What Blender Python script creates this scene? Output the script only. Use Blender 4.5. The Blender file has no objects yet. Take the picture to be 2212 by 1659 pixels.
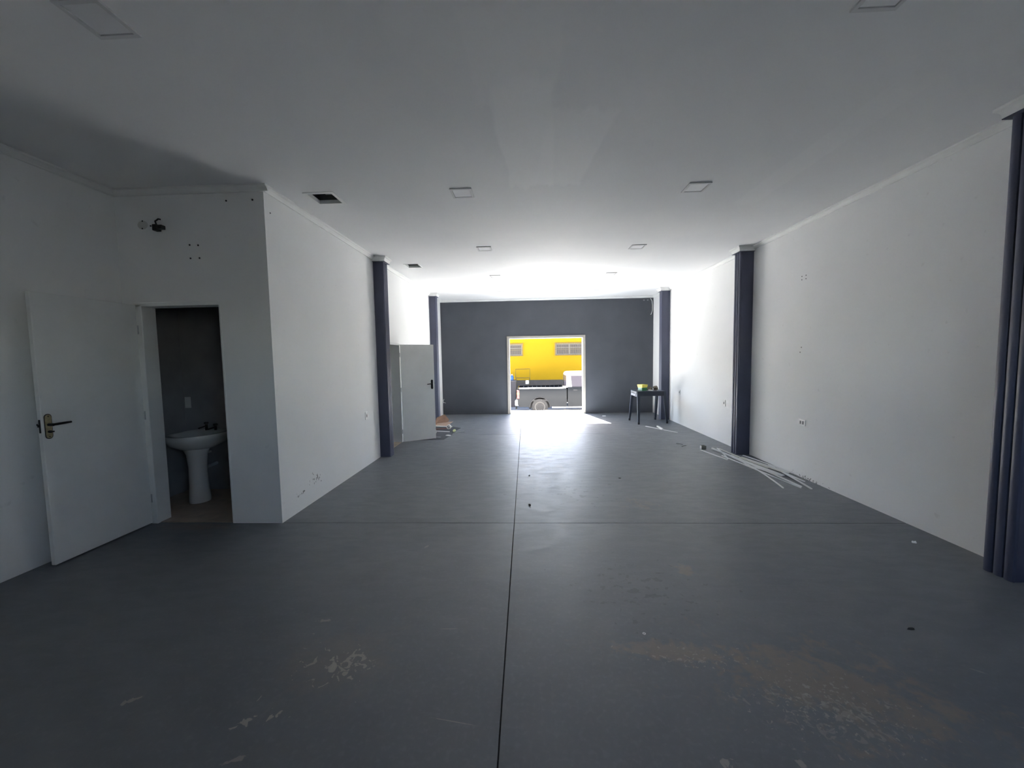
import bpy, bmesh, math, random
from mathutils import Vector, Matrix, Euler

# ------------------------------------------------------------------ camera, sky, sun, exposure
scene = bpy.context.scene
COL = scene.collection
FPX, PITCH, YAW, ROLL, EYE = 837.96, 0.0670, 0.0415, -0.0171, 1.53
cam_data = bpy.data.cameras.new('camera')
cam_data.sensor_fit = 'HORIZONTAL'; cam_data.sensor_width = 36.0
cam_data.lens = FPX / 2212.0 * 36.0
cam_data.clip_start = 0.02; cam_data.clip_end = 200
cam = bpy.data.objects.new('camera', cam_data); COL.objects.link(cam)
fw = Vector((-math.sin(YAW) * math.cos(PITCH), math.cos(YAW) * math.cos(PITCH), -math.sin(PITCH)))
rt0 = Vector((math.cos(YAW), math.sin(YAW), 0)); up0 = rt0.cross(fw)
rt = rt0 * math.cos(ROLL) + up0 * math.sin(ROLL); up = -rt0 * math.sin(ROLL) + up0 * math.cos(ROLL)
cam.matrix_world = Matrix(((rt.x, up.x, -fw.x, 0), (rt.y, up.y, -fw.y, 0), (rt.z, up.z, -fw.z, EYE), (0, 0, 0, 1)))
scene.camera = cam

SUN_DIR = Vector((0.45, -1.85, -2.07)).normalized()        # direction the sunlight travels
world = bpy.data.worlds.new('sky'); scene.world = world
world.use_nodes = True
wn = world.node_tree.nodes; wl = world.node_tree.links
wn.clear()
w_out = wn.new('ShaderNodeOutputWorld'); w_bg = wn.new('ShaderNodeBackground'); w_sky = wn.new('ShaderNodeTexSky')
w_sky.sky_type = 'NISHITA'; w_sky.sun_disc = False
w_sky.sun_elevation = math.asin(-SUN_DIR.z); w_sky.sun_rotation = math.atan2(-SUN_DIR.x, -SUN_DIR.y)
w_sky.air_density = 1.0; w_sky.dust_density = 1.5
wl.new(w_sky.outputs[0], w_bg.inputs[0]); wl.new(w_bg.outputs[0], w_out.inputs[0])
w_bg.inputs[1].default_value = 0.11
sun_data = bpy.data.lights.new('sun', 'SUN'); sun_data.energy = 14.0; sun_data.angle = math.radians(0.6)
sun_data.color = (1.0, 0.985, 0.96)
sun = bpy.data.objects.new('sun', sun_data); COL.objects.link(sun)
sun.rotation_mode = 'QUATERNION'; sun.rotation_quaternion = SUN_DIR.to_track_quat('-Z', 'Y')
sun.location = (-6, 24, 22)

vs = scene.view_settings
scene.display_settings.display_device = 'sRGB'
vs.view_transform = 'Standard'; vs.look = 'None'; vs.gamma = 1.0; vs.use_curve_mapping = False
vs.exposure = 4.47
cy = scene.cycles
cy.max_bounces = 20; cy.diffuse_bounces = 14; cy.glossy_bounces = 6; cy.transmission_bounces = 8
cy.caustics_reflective = False; cy.caustics_refractive = False

random.seed(7)
R = math.radians

# ------------------------------------------------------------------ materials
MATS = {}
def mat(name, col, rough=0.6, metal=0.0, spec=0.5, noise=0.0, nscale=8.0, bump=0.0, bscale=60.0, coat=0.0):
    if name in MATS: return MATS[name]
    m = bpy.data.materials.new(name); m.use_nodes = True; MATS[name] = m
    nt = m.node_tree; b = nt.nodes['Principled BSDF']
    b.inputs['Roughness'].default_value = rough; b.inputs['Metallic'].default_value = metal
    b.inputs['Specular IOR Level'].default_value = spec
    b.inputs['Coat Weight'].default_value = coat
    b.inputs['Base Color'].default_value = (*col, 1)
    tc = nt.nodes.new('ShaderNodeTexCoord')
    if noise > 0:
        n = nt.nodes.new('ShaderNodeTexNoise'); n.inputs['Scale'].default_value = nscale; n.inputs['Detail'].default_value = 6
        nt.links.new(tc.outputs['Object'], n.inputs['Vector'])
        r = nt.nodes.new('ShaderNodeMapRange'); r.inputs[1].default_value = 0.3; r.inputs[2].default_value = 0.7
        r.inputs[3].default_value = 1 - noise; r.inputs[4].default_value = 1 + noise
        nt.links.new(n.outputs['Fac'], r.inputs[0])
        x = nt.nodes.new('ShaderNodeVectorMath'); x.operation = 'SCALE'; x.inputs[0].default_value = col
        nt.links.new(r.outputs[0], x.inputs['Scale']); nt.links.new(x.outputs[0], b.inputs['Base Color'])
    if bump > 0:
        n2 = nt.nodes.new('ShaderNodeTexNoise'); n2.inputs['Scale'].default_value = bscale; n2.inputs['Detail'].default_value = 4
        nt.links.new(tc.outputs['Object'], n2.inputs['Vector'])
        bp = nt.nodes.new('ShaderNodeBump'); bp.inputs['Strength'].default_value = bump; bp.inputs['Distance'].default_value = 0.01
        nt.links.new(n2.outputs['Fac'], bp.inputs['Height']); nt.links.new(bp.outputs[0], b.inputs['Normal'])
    return m

def glass(name, tint):
    m = mat(name, tint, 0.05, 0, 0.6); return m

class Nodes:
    """small helper for the layered paint materials"""
    def __init__(s, m):
        s.nt = m.node_tree; s.n = s.nt.nodes; s.l = s.nt.links
        s.tc = s.n.new('ShaderNodeTexCoord')
    def val(s, sock, v):
        if hasattr(v, 'is_output') or isinstance(v, bpy.types.NodeSocket): s.l.new(v, sock)
        else: sock.default_value = v
    def noise(s, scale, detail=5, vec=None, stretch=None, dist=0.0):
        n = s.n.new('ShaderNodeTexNoise'); n.inputs['Scale'].default_value = scale; n.inputs['Detail'].default_value = detail
        n.inputs['Distortion'].default_value = dist
        v = vec or s.tc.outputs['Object']
        if stretch:
            mp = s.n.new('ShaderNodeMapping'); mp.inputs['Scale'].default_value = stretch
            s.l.new(v, mp.inputs['Vector']); v = mp.outputs[0]
        s.l.new(v, n.inputs['Vector']); return n.outputs['Fac']
    def math(s, op, a, b=0.0, clamp=False):
        n = s.n.new('ShaderNodeMath'); n.operation = op; n.use_clamp = clamp
        s.val(n.inputs[0], a); s.val(n.inputs[1], b); return n.outputs[0]
    def ramp(s, v, a, b, c=0.0, d=1.0):
        n = s.n.new('ShaderNodeMapRange'); n.interpolation_type = 'SMOOTHSTEP'
        s.val(n.inputs[0], v)
        for i, q in enumerate((a, b, c, d)): n.inputs[i + 1].default_value = q
        return n.outputs[0]
    def mix(s, f, a, b):
        n = s.n.new('ShaderNodeMix'); n.data_type = 'RGBA'
        s.val(n.inputs[0], f)
        for sock, v in ((n.inputs[6], a), (n.inputs[7], b)):
            if isinstance(v, bpy.types.NodeSocket): s.l.new(v, sock)
            else: sock.default_value = (*v, 1)
        return n.outputs[2]
    def dist(s, loc, scl, rot=0.0, box=False):
        mp = s.n.new('ShaderNodeMapping'); mp.vector_type = 'TEXTURE'
        mp.inputs['Location'].default_value = loc; mp.inputs['Scale'].default_value = scl
        mp.inputs['Rotation'].default_value = (0, 0, rot)
        s.l.new(s.tc.outputs['Object'], mp.inputs['Vector'])
        if box:
            ab = s.n.new('ShaderNodeVectorMath'); ab.operation = 'ABSOLUTE'; s.l.new(mp.outputs[0], ab.inputs[0])
            sp = s.n.new('ShaderNodeSeparateXYZ'); s.l.new(ab.outputs[0], sp.inputs[0])
            return s.math('MAXIMUM', sp.outputs[0], sp.outputs[1])
        ln = s.n.new('ShaderNodeVectorMath'); ln.operation = 'LENGTH'; s.l.new(mp.outputs[0], ln.inputs[0])
        return ln.outputs['Value']

def floor_paint():
    m = mat('floor_grey_paint', (0.1, 0.11, 0.12), 0.35, spec=0.9)
    k = Nodes(m); b = k.n['Principled BSDF']
    big = k.noise(1.3, 6); fine = k.noise(38, 6); mid = k.math('ADD', k.math('MULTIPLY', k.noise(6, 8, dist=0.6), 0.6), k.math('MULTIPLY', k.noise(24, 6, dist=0.5), 0.4)); streak = k.noise(5, 6, stretch=(1, 2.6, 1), dist=0.6)
    col = k.mix(k.ramp(big, 0.3, 0.7), (0.112, 0.121, 0.132), (0.134, 0.142, 0.153))
    col = k.mix(k.math('MULTIPLY', k.ramp(fine, 0.45, 0.75), 0.35), col, (0.20, 0.21, 0.215))
    # worn brown patches: place, size and turn of each, edge ragged by the noise
    def patch(loc, scl, rot, rag, lo, hi, amount, src):
        d = k.dist((loc[0], loc[1], 0), (scl[0], scl[1], 1), rot)
        e = k.math('ADD', d, k.math('MULTIPLY', k.math('SUBTRACT', src, 0.5), rag))
        return k.math('MULTIPLY', k.ramp(e, lo, hi, 1.0, 0.0), amount)
    worn = [((1.36, 1.74), (0.56, 0.29), -0.25, 5.5, 0.1, 1.1, 0.8, mid), ((0.72, 1.95), (0.38, 0.08), -0.1, 5.5, 0.1, 1.1, 0.75, mid),
            ((1.12, 2.72), (0.10, 0.11), 0, 4.0, 0.2, 0.9, 0.8, mid), ((-1.0, 1.86), (0.3, 0.25), 0.2, 3.0, 0.1, 1.3, 0.35, mid),
            ((-3.15, 3.42), (0.42, 0.07), 0, 3.0, 0.3, 1.1, 0.5, mid), ((1.15, 3.9), (0.3, 0.25), 0, 6.0, -0.2, 0.5, 0.4, mid)]
    for w in worn: col = k.mix(patch(*w), col, (0.21, 0.168, 0.132))
    for w in [((0.72, 2.5), (0.42, 0.38), 0, 9.0, -0.6, -0.3, 0.55, k.noise(16, 3)), ((0.5, 4.4), (0.7, 0.7), 0, 9.0, -0.9, -0.6, 0.6, k.noise(13, 3))]: col = k.mix(patch(*w), col, (0.07, 0.073, 0.08))
    vor = k.n.new('ShaderNodeTexVoronoi'); vor.inputs['Scale'].default_value = 26
    k.l.new(k.tc.outputs['Object'], vor.inputs['Vector'])
    rg = k.noise(21, 6, dist=1.2); rg2 = k.noise(48, 4, dist=0.8)
    chip = [((-0.93, 1.83), (0.13, 0.13), 0.3, 5.5, 0.1, 0.3, 0.75, rg), ((-1.10, 1.82), (0.2, 0.22), 0.3, 9, -0.9, -0.7, 0.7, rg),
            ((-1.22, 1.515), (0.065, 0.032), 0.6, 3.2, 0.45, 0.62, 0.9, rg), ((-1.13, 1.525), (0.055, 0.016), 0.9, 3.2, 0.45, 0.62, 0.9, rg),
            ((-1.83, 1.60), (0.05, 0.018), 0.7, 3.0, 0.4, 0.7, 0.7, rg), ((-1.15, 1.352), (0.05, 0.014), 0.4, 3.0, 0.4, 0.7, 0.6, rg),
            ((-1.24, 2.14), (0.07, 0.02), 0.2, 4.0, 0.2, 0.5, 0.5, rg), ((0.72, 1.385), (0.06, 0.05), 0.2, 6.0, -0.3, 0.0, 0.7, rg),
            ((1.0, 1.40), (0.02, 0.03), 0, 3.0, 0.3, 0.6, 0.6, rg), ((1.3, 1.64), (0.45, 0.26), -0.2, 8.0, -0.7, -0.45, 0.6, rg2), ((1.25, 1.6), (0.42, 0.22), -0.25, 6.0, -0.35, 0.1, 0.35, rg),
            ((0.8, 1.9), (0.42, 0.10), -0.1, 8.0, -0.7, -0.45, 0.5, rg2),
            ((2.05, 1.52), (0.12, 0.008), -0.5, 1.6, 0.4, 0.8, 0.5, rg), ((2.12, 1.85), (0.05, 0.008), -0.6, 1.6, 0.4, 0.8, 0.4, rg),
            ((-0.47, 2.09), (0.07, 0.003), 0.03, 0.6, 0.6, 0.9, 0.5, rg), ((-0.34, 1.53), (0.13, 0.003), -0.16, 1.0, 0.6, 0.9, 0.5, rg),
            ((-0.85, 3.05), (0.02, 0.05), -0.5, 3, 0.3, 0.6, 0.35, rg)]
    for w in chip: col = k.mix(patch(*w), col, (0.36, 0.32, 0.27))
    pits = k.math('MULTIPLY', k.ramp(k.noise(23, 2), 0.80, 0.83), 0.6)
    col = k.mix(pits, col, (0.035, 0.036, 0.04))
    k.l.new(col, b.inputs['Base Color'])
    ro = k.math('ADD', k.ramp(streak, 0.3, 0.7, 0.42, 0.52), k.ramp(fine, 0.35, 0.75, -0.03, 0.07))
    k.l.new(ro, b.inputs['Roughness'])
    bp = k.n.new('ShaderNodeBump'); bp.inputs['Strength'].default_value = 0.3; bp.inputs['Distance'].default_value = 0.006
    hsum = k.math('ADD', k.math('MULTIPLY', k.noise(7, 5, stretch=(1, 1.6, 1), dist=0.4), 0.7), k.math('MULTIPLY', fine, 0.16))
    k.l.new(hsum, bp.inputs['Height']); k.l.new(bp.outputs[0], b.inputs['Normal'])
    return m

def wall_paint():
    m = mat('wall_white_paint', (0.80, 0.80, 0.79), 0.62, spec=0.3)
    k = Nodes(m); b = k.n['Principled BSDF']
    a = k.noise(1.1, 6); f = k.noise(120, 3); dirt = k.noise(14, 6)
    col = k.mix(k.ramp(a, 0.3, 0.7), (0.865, 0.87, 0.86), (0.90, 0.897, 0.89))
    col = k.mix(k.math('MULTIPLY', k.ramp(dirt, 0.66, 0.76), 0.18), col, (0.5, 0.49, 0.46))
    # flaking scuffs low on the long wall by the restroom corner
    for loc, sc in (((-2.352, 3.83, 0.17), (0.5, 0.09, 0.03)), ((-2.352, 4.12, 0.24), (0.5, 0.13, 0.05)), ((3.352, 4.72, 0.02), (0.5, 0.25, 0.04)), ((3.352, 6.30, 0.03), (0.5, 0.08, 0.05))):
        mp = k.n.new('ShaderNodeMapping'); mp.vector_type = 'TEXTURE'; mp.inputs['Location'].default_value = loc; mp.inputs['Scale'].default_value = sc
        k.l.new(k.tc.outputs['Object'], mp.inputs['Vector'])
        ln = k.n.new('ShaderNodeVectorMath'); ln.operation = 'LENGTH'; k.l.new(mp.outputs[0], ln.inputs[0])
        e = k.math('ADD', ln.outputs['Value'], k.math('MULTIPLY', k.math('SUBTRACT', k.noise(34, 6, dist=0.8), 0.5), 7.0))
        col = k.mix(k.math('MULTIPLY', k.ramp(e, -0.15, 0.1, 1.0, 0.0), 0.85), col, (0.17, 0.165, 0.15))
    k.l.new(col, b.inputs['Base Color'])
    bp = k.n.new('ShaderNodeBump'); bp.inputs['Strength'].default_value = 0.12; bp.inputs['Distance'].default_value = 0.006
    k.l.new(k.math('ADD', k.math('MULTIPLY', f, 0.3), k.noise(5, 4)), bp.inputs['Height']); k.l.new(bp.outputs[0], b.inputs['Normal'])
    return m

def ceiling_paint():
    m = mat('ceiling_paint', (0.76, 0.76, 0.76), 0.7, spec=0.25)
    k = Nodes(m); b = k.n['Principled BSDF']
    a = k.noise(0.9, 5); br = k.noise(3.2, 6, stretch=(2.5, 0.6, 1), dist=0.5)
    col = k.mix(k.ramp(a, 0.35, 0.65), (0.80, 0.805, 0.81), (0.84, 0.84, 0.84))
    # roller patches where the boards were repainted
    for loc, sc, rot, am in (((0.02, 3.02, 0), (0.20, 0.70, 1), -0.06, 0.75), ((0.34, 3.15, 0), (0.22, 0.55, 1), 0.12, 0.6), ((-0.05, 2.2, 0), (0.26, 0.35, 1), 0, 0.35), ((2.3, 3.4, 0), (0.12, 0.9, 1), 0, 0.25)):
        d = k.math('ADD', k.dist(loc, sc, rot, True), k.math('MULTIPLY', k.math('SUBTRACT', br, 0.5), 0.5))
        col = k.mix(k.math('MULTIPLY', k.ramp(d, 0.9, 1.08, 1.0, 0.0), am), col, (0.90, 0.90, 0.895))
    k.l.new(col, b.inputs['Base Color'])
    bp = k.n.new('ShaderNodeBump'); bp.inputs['Strength'].default_value = 0.08; bp.inputs['Distance'].default_value = 0.006
    k.l.new(k.noise(6, 4), bp.inputs['Height']); k.l.new(bp.outputs[0], b.inputs['Normal'])
    return m

M_FLOOR = floor_paint(); M_WALL = wall_paint(); M_CEIL = ceiling_paint()
M_JOINT = mat('joint_filler', (0.03, 0.03, 0.033), 0.9)
M_DARKWALL = mat('charcoal_wall_paint', (0.070, 0.076, 0.091), 0.5, noise=0.1, nscale=2.0, bump=0.08, bscale=40)
M_NAVY = mat('navy_column_paint', (0.062, 0.068, 0.112), 0.42, noise=0.08, nscale=3, bump=0.1, bscale=50)
M_TRIM = mat('cornice_white', (0.82, 0.82, 0.805), 0.6, noise=0.03, nscale=3)
M_DOOR = mat('door_white_paint', (0.85, 0.855, 0.84), 0.45, noise=0.03, nscale=4, bump=0.05, bscale=90)
M_FRAME = mat('frame_cream_paint', (0.40, 0.375, 0.335), 0.5, noise=0.04, nscale=5)
M_BRASS = mat('aged_brass', (0.42, 0.36, 0.22), 0.35, 1.0, noise=0.25, nscale=60)
M_BLACKMET = mat('black_metal', (0.02, 0.02, 0.022), 0.35, 0.6)
M_STEEL = mat('brushed_steel', (0.55, 0.56, 0.58), 0.3, 1.0, noise=0.1, nscale=40)
M_CERAMIC = mat('white_ceramic', (0.72, 0.71, 0.69), 0.15, coat=0.3)
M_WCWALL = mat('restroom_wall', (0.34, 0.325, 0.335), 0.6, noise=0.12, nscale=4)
M_WCTILE = mat('restroom_floor', (0.42, 0.33, 0.26), 0.5, noise=0.15, nscale=10)
M_PLASTIC = mat('white_plastic', (0.80, 0.80, 0.79), 0.4)
M_BLACKPL = mat('black_plastic', (0.015, 0.015, 0.017), 0.45)
M_VOID = mat('dark_board', (0.03, 0.032, 0.04), 0.9, noise=0.2, nscale=3)
M_LED = mat('opal_diffuser', (0.83, 0.83, 0.84), 0.4)
M_LEDFR = mat('panel_frame', (0.68, 0.68, 0.68), 0.5)
M_WOOD = mat('painted_table_navy', (0.028, 0.035, 0.055), 0.3, noise=0.2, nscale=6)

# ------------------------------------------------------------------ mesh helpers
def box(bm, x0, x1, y0, y1, z0, z1, bev=0.0, seg=2):
    vs_ = [bm.verts.new(p) for p in ((x0, y0, z0), (x1, y0, z0), (x1, y1, z0), (x0, y1, z0), (x0, y0, z1), (x1, y0, z1), (x1, y1, z1), (x0, y1, z1))]
    fs = [bm.faces.new([vs_[i] for i in f]) for f in ((3, 2, 1, 0), (4, 5, 6, 7), (0, 1, 5, 4), (1, 2, 6, 5), (2, 3, 7, 6), (3, 0, 4, 7))]
    if bev > 0:
        es = list({e for f in fs for e in f.edges})
        bmesh.ops.bevel(bm, geom=es, offset=bev, segments=seg, profile=0.6, affect='EDGES')
    return vs_
def prism(bm, poly, axis, a, b):
    """extrude a 2-D polygon along axis (0:x -> poly is y,z; 1:y -> poly is x,z; 2:z -> poly is x,y)"""
    def P(u, v, w): return {0: (w, u, v), 1: (u, w, v), 2: (u, v, w)}[axis]
    A = [bm.verts.new(P(u, v, a)) for u, v in poly]; B = [bm.verts.new(P(u, v, b)) for u, v in poly]
    n = len(poly)
    for i in range(n): bm.faces.new((A[i], A[(i + 1) % n], B[(i + 1) % n], B[i]))
    bm.faces.new(A[::-1]); bm.faces.new(B)
def loft(bm, rings, cap=True):
    vr = [[bm.verts.new(p) for p in r] for r in rings]; n = len(vr[0])
    for a, b in zip(vr, vr[1:]):
        for i in range(n): bm.faces.new((a[i], a[(i + 1) % n], b[(i + 1) % n], b[i]))
    if cap: bm.faces.new(vr[0][::-1]); bm.faces.new(vr[-1])
def tube(bm, pts, r, seg=8):
    pts = [Vector(p) for p in pts]; rings = []
    rs = r if isinstance(r, (list, tuple)) else [r] * len(pts)
    prev = None
    for i, p in enumerate(pts):
        d = (pts[min(i + 1, len(pts) - 1)] - pts[max(i - 1, 0)]).normalized()
        if prev is None: u = d.orthogonal().normalized()
        else: u = (prev - d * prev.dot(d)).normalized()
        prev = u; v = d.cross(u)
        rings.append([p + (u * math.cos(2 * math.pi * j / seg) + v * math.sin(2 * math.pi * j / seg)) * rs[i] for j in range(seg)])
    loft(bm, rings)
def lathe(bm, prof, c, seg=24, sx=1.0, sy=1.0, axis=2):
    rings = []
    for r, h in prof:
        ring = []
        for j in range(seg):
            a = 2 * math.pi * j / seg; u, v = r * math.cos(a) * sx, r * math.sin(a) * sy
            p = {2: (u, v, h), 1: (u, h, v), 0: (h, u, v)}[axis]
            ring.append((c[0] + p[0], c[1] + p[1], c[2] + p[2]))
        rings.append(ring)
    loft(bm, rings)
def bar(bm, p, q, w, h):
    """rectangular bar of width w and height h from p to q"""
    p, q = Vector(p), Vector(q); d = (q - p).normalized()
    s = d.cross(Vector((0, 0, 1))); s = s.normalized() if s.length > 1e-4 else Vector((1, 0, 0)); t = s.cross(d)
    loft(bm, [[c + s * a * w / 2 + t * b * h / 2 for a, b in ((-1, -1), (1, -1), (1, 1), (-1, 1))] for c in (p, q)])
def arc(cx, cz, r, a0, a1, n):
    return [(cx + r * math.cos(R(a0 + (a1 - a0) * i / n)), cz + r * math.sin(R(a0 + (a1 - a0) * i / n))) for i in range(n + 1)]

def tag(o, label=None, cat=None, group=None, kind=None):
    if label: o['label'] = label
    if cat: o['category'] = cat
    if group: o['group'] = group
    if kind: o['kind'] = kind
    return o
def mk(name, bm, m, parent=None, smooth=False, base=False, angle=35):
    """links the bmesh as one object; coordinates are world ones"""
    bmesh.ops.recalc_face_normals(bm, faces=bm.faces)
    me = bpy.data.meshes.new(name)
    if smooth:
        for f in bm.faces: f.smooth = True
        for e in bm.edges:
            if len(e.link_faces) == 2 and e.calc_face_angle(0) > R(angle): e.smooth = False
    off = Vector((0, 0, 0))
    if base:
        xs = [v.co for v in bm.verts]
        off = Vector(((min(c.x for c in xs) + max(c.x for c in xs)) / 2, (min(c.y for c in xs) + max(c.y for c in xs)) / 2, min(c.z for c in xs)))
        for v in bm.verts: v.co -= off
    bm.to_mesh(me); bm.free()
    me.materials.append(m)
    o = bpy.data.objects.new(name, me); COL.objects.link(o); o.location = off
    if parent:
        o.parent = parent
        if parent.parent is None: o.matrix_parent_inverse = Matrix.Translation(-parent.location)
    return o
def thing(name, loc, label, cat, group=None, kind=None):
    o = bpy.data.objects.new(name, None); COL.objects.link(o); o.location = loc; o.empty_display_size = 0.1
    return tag(o, label, cat, group, kind)
def quick(name, m, parent, fn, smooth=False, base=False):
    bm = bmesh.new(); fn(bm); return mk(name, bm, m, parent, smooth, base)
def structure(name, m, boxes, label, cat):
    bm = bmesh.new()
    for b in boxes: box(bm, *b)
    return tag(mk(name, bm, m), label, cat, kind='structure')
def clone(o, parent, loc):
    c = o.copy(); COL.objects.link(c); c.parent = parent; c.matrix_parent_inverse = Matrix.Identity(4); c.location = loc; return c

# ------------------------------------------------------------------ the shell
XL, XR, XA, HC, YB, Y1 = -2.352, 3.352, -3.757, 3.111, 10.547, 3.50
YR = -1.1
XO = -4.12                                  # inner face of the outer wall beyond the restroom
DX0, DX1, DH = -0.50, 1.495, 2.06          # street opening
W0, W1, WH = -3.60, -2.83, 2.085           # restroom opening
S0, S1, SH = 6.34, 7.06, 1.815             # side door opening in the long wall
TOP = 3.62

fl = structure('floor', M_JOINT, [(XO, XR, YR, 10.75, -0.12, -0.008)], 'grey painted concrete floor with saw-cut joints', 'floor')
def cj(y): return -0.135 - 0.0055 * (y - 1.35)      # the long joint drifts slightly
g = 0.0035
ycuts = [YR, Y1 + 0.005, 7.70, 10.75]
for i in range(3):
    y0, y1 = ycuts[i] + (g if i else 0), ycuts[i + 1] - (g if i < 2 else 0)
    for side in (0, 1):
        bm = bmesh.new()
        if side == 0: poly = [(XO, y0), (cj(y0) - g, y0), (cj(y1) - g, y1), (XO, y1)]
        else: poly = [(cj(y0) + g, y0), (XR, y0), (XR, y1), (cj(y1) + g, y1)]
        prism(bm, poly, 2, -0.03, 0.0)
        mk('slab', bm, M_FLOOR, fl)

HOLES = [(-2.06, -1.83, 3.70, 3.925), (-2.015, -1.80, 6.47, 6.70)]
def plate(bm, x0, x1, y0, y1, z0, z1, holes):
    xs = sorted({x0, x1, *[h[0] for h in holes], *[h[1] for h in holes]}); ys = sorted({y0, y1, *[h[2] for h in holes], *[h[3] for h in holes]})
    def solid(i, j):
        if not (0 <= i < len(xs) - 1 and 0 <= j < len(ys) - 1): return False
        cx, cy_ = (xs[i] + xs[i + 1]) / 2, (ys[j] + ys[j + 1]) / 2
        return not any(h[0] < cx < h[1] and h[2] < cy_ < h[3] for h in holes)
    V = {}
    def v(i, j, z):
        if (i, j, z) not in V: V[(i, j, z)] = bm.verts.new((xs[i], ys[j], z))
        return V[(i, j, z)]
    for i in range(len(xs) - 1):
        for j in range(len(ys) - 1):
            if not solid(i, j): continue
            for z in (z0, z1): bm.faces.new((v(i, j, z), v(i + 1, j, z), v(i + 1, j + 1, z), v(i, j + 1, z)))
            for a, b, ni, nj in (((i, j), (i + 1, j), i, j - 1), ((i + 1, j), (i + 1, j + 1), i + 1, j), ((i, j + 1), (i + 1, j + 1), i, j + 1), ((i, j), (i, j + 1), i - 1, j)):
                if not solid(ni, nj): bm.faces.new((v(*a, z0), v(*b, z0), v(*b, z1), v(*a, z1)))
bm = bmesh.new(); plate(bm, XO - .12, XR + .14, YR - .14, 10.70, HC, HC + 0.03, HOLES)
tag(mk('ceiling', bm, M_CEIL), 'white painted flat ceiling with repainted streaks', 'ceiling', kind='structure')
structure('ceiling_slab', M_VOID, [(XO - .12, XR + .14, YR - .14, 10.70, TOP - .05, TOP + .12)], 'dark roof slab above the ceiling openings', 'roof')

def casement(bm, x0, x1, z0, z1, f=.05):
    for a, b, c, d in ((x0, x1, z0, z0 + f), (x0, x1, z1 - f, z1), (x0, x0 + f, z0 + f, z1 - f), (x1 - f, x1, z0 + f, z1 - f), ((x0 + x1) / 2 - .02, (x0 + x1) / 2 + .02, z0 + f, z1 - f)): box(bm, a, b, YR - .10, YR - .04, c, d)
def hole_wall(name, m, axis, a0, a1, u0, u1, h0, h1, hh, zt, label, z0=-0.1):
    bm = bmesh.new()
    out = [(u0, z0), (h0, z0), (h0, hh), (h1, hh), (h1, z0), (u1, z0), (u1, zt), (u0, zt)]
    prism(bm, out, axis, a0, a1)
    return tag(mk(name, bm, m), label, 'wall', kind='structure')
structure('wall_right', M_WALL, [(XR, XR + .14, YR - .14, 10.60, -.1, TOP)], 'long bare white wall behind the dark table', 'wall')
RW = (1.1, 2.5, 1.60, 2.42)                # unseen opening added behind the viewer to let in fill light
structure('wall_alcove', M_WALL, [(XA - .14, XA, YR - .14, Y1, -.1, TOP)], 'white wall behind the open restroom door', 'wall')
structure('wall_rear', M_WALL, [(XA, RW[0], YR - .14, YR, -.1, TOP), (RW[1], XR, YR - .14, YR, -.1, TOP), (RW[0], RW[1], YR - .14, YR, -.1, RW[2]), (RW[0], RW[1], YR - .14, YR, RW[3], TOP)], 'white end wall facing the street opening', 'wall')
tag(quick('fill_window_1', mat('window_frame_paint', (.7, .7, .68), .5), None, lambda bm: casement(bm, *RW)), 'unseen open casement added in the rear wall for fill light', 'window', kind='structure')
structure('wall_outer', M_WCWALL, [(XO - .12, XO, Y1, 10.60, -.1, TOP)], 'dim outer wall inside the restroom, beside the washbasin', 'wall')
hole_wall('wall_left', M_WALL, 0, XL - .15, XL, Y1 + .12, YB, S0, S1, SH, TOP, 'long white wall with the side door opening')
hole_wall('wall_restroom', M_WALL, 1, Y1, Y1 + .12, XO - .1, XL, W0, W1, WH, TOP, 'white restroom front wall with a dark doorway')
structure('wall_restroom_back', M_WCWALL, [(XO, XL - .15, 4.46, 4.54, 0, HC)], 'dim restroom back wall behind the washbasin', 'wall')
structure('wall_restroom_side', M_WCWALL, [(XL - .16, XL - .15, Y1 + .12, 4.46, 0, HC)], 'dim side wall of the restroom opposite the washbasin', 'wall')
structure('floor_restroom', M_WCTILE, [(XO, XL - .16, Y1 + .02, 4.46, -.005, .006)], 'brown restroom floor behind the doorway', 'floor')
hole_wall('wall_street', M_DARKWALL, 1, YB, YB + .06, XO, XR, DX0, DX1, DH, HC - .055, 'charcoal painted end wall with the street opening')
hole_wall('wall_facade', mat('facade_grey', (0.24, 0.24, 0.245), 0.8, noise=0.08), 1, YB + .06, YB + .17, -9, 10, DX0, DX1, DH, 4.2, 'sunlit grey outer face of the street wall', z0=-0.9)

# cornices along the walls: one mesh per run
CORN = [(0, 0), (0.014, 0), (0.018, 0.012), (0.034, 0.03), (0.05, 0.038), (0.05, 0.052), (0, 0.052)]
def cornice(n, axis, sgn, wall, a, b, zt=HC, label=''):
    bm = bmesh.new(); prism(bm, [(wall + sgn * u, zt - .052 + v) for u, v in CORN], axis, a, b)
    return tag(mk('trim_%d' % n, bm, M_TRIM, smooth=False), label, 'cornice', kind='structure')
# axis 1 extrudes along y (poly is x,z); axis 0 extrudes along x (poly is y,z)
cornice(1, 1, 1, XL, Y1, YB, label='white stepped cornice above the long wall with the side door')
cornice(2, 1, -1, XR, YR, YB, label='white stepped cornice above the bare wall behind the table')
cornice(3, 0, -1, Y1, XA, XL + .05, label='white stepped cornice above the restroom doorway')
cornice(4, 1, 1, XA, YR, Y1, label='white stepped cornice above the wall behind the restroom door')
cornice(5, 0, -1, YB, XL, XR, label='white cornice above the charcoal street wall')

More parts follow.
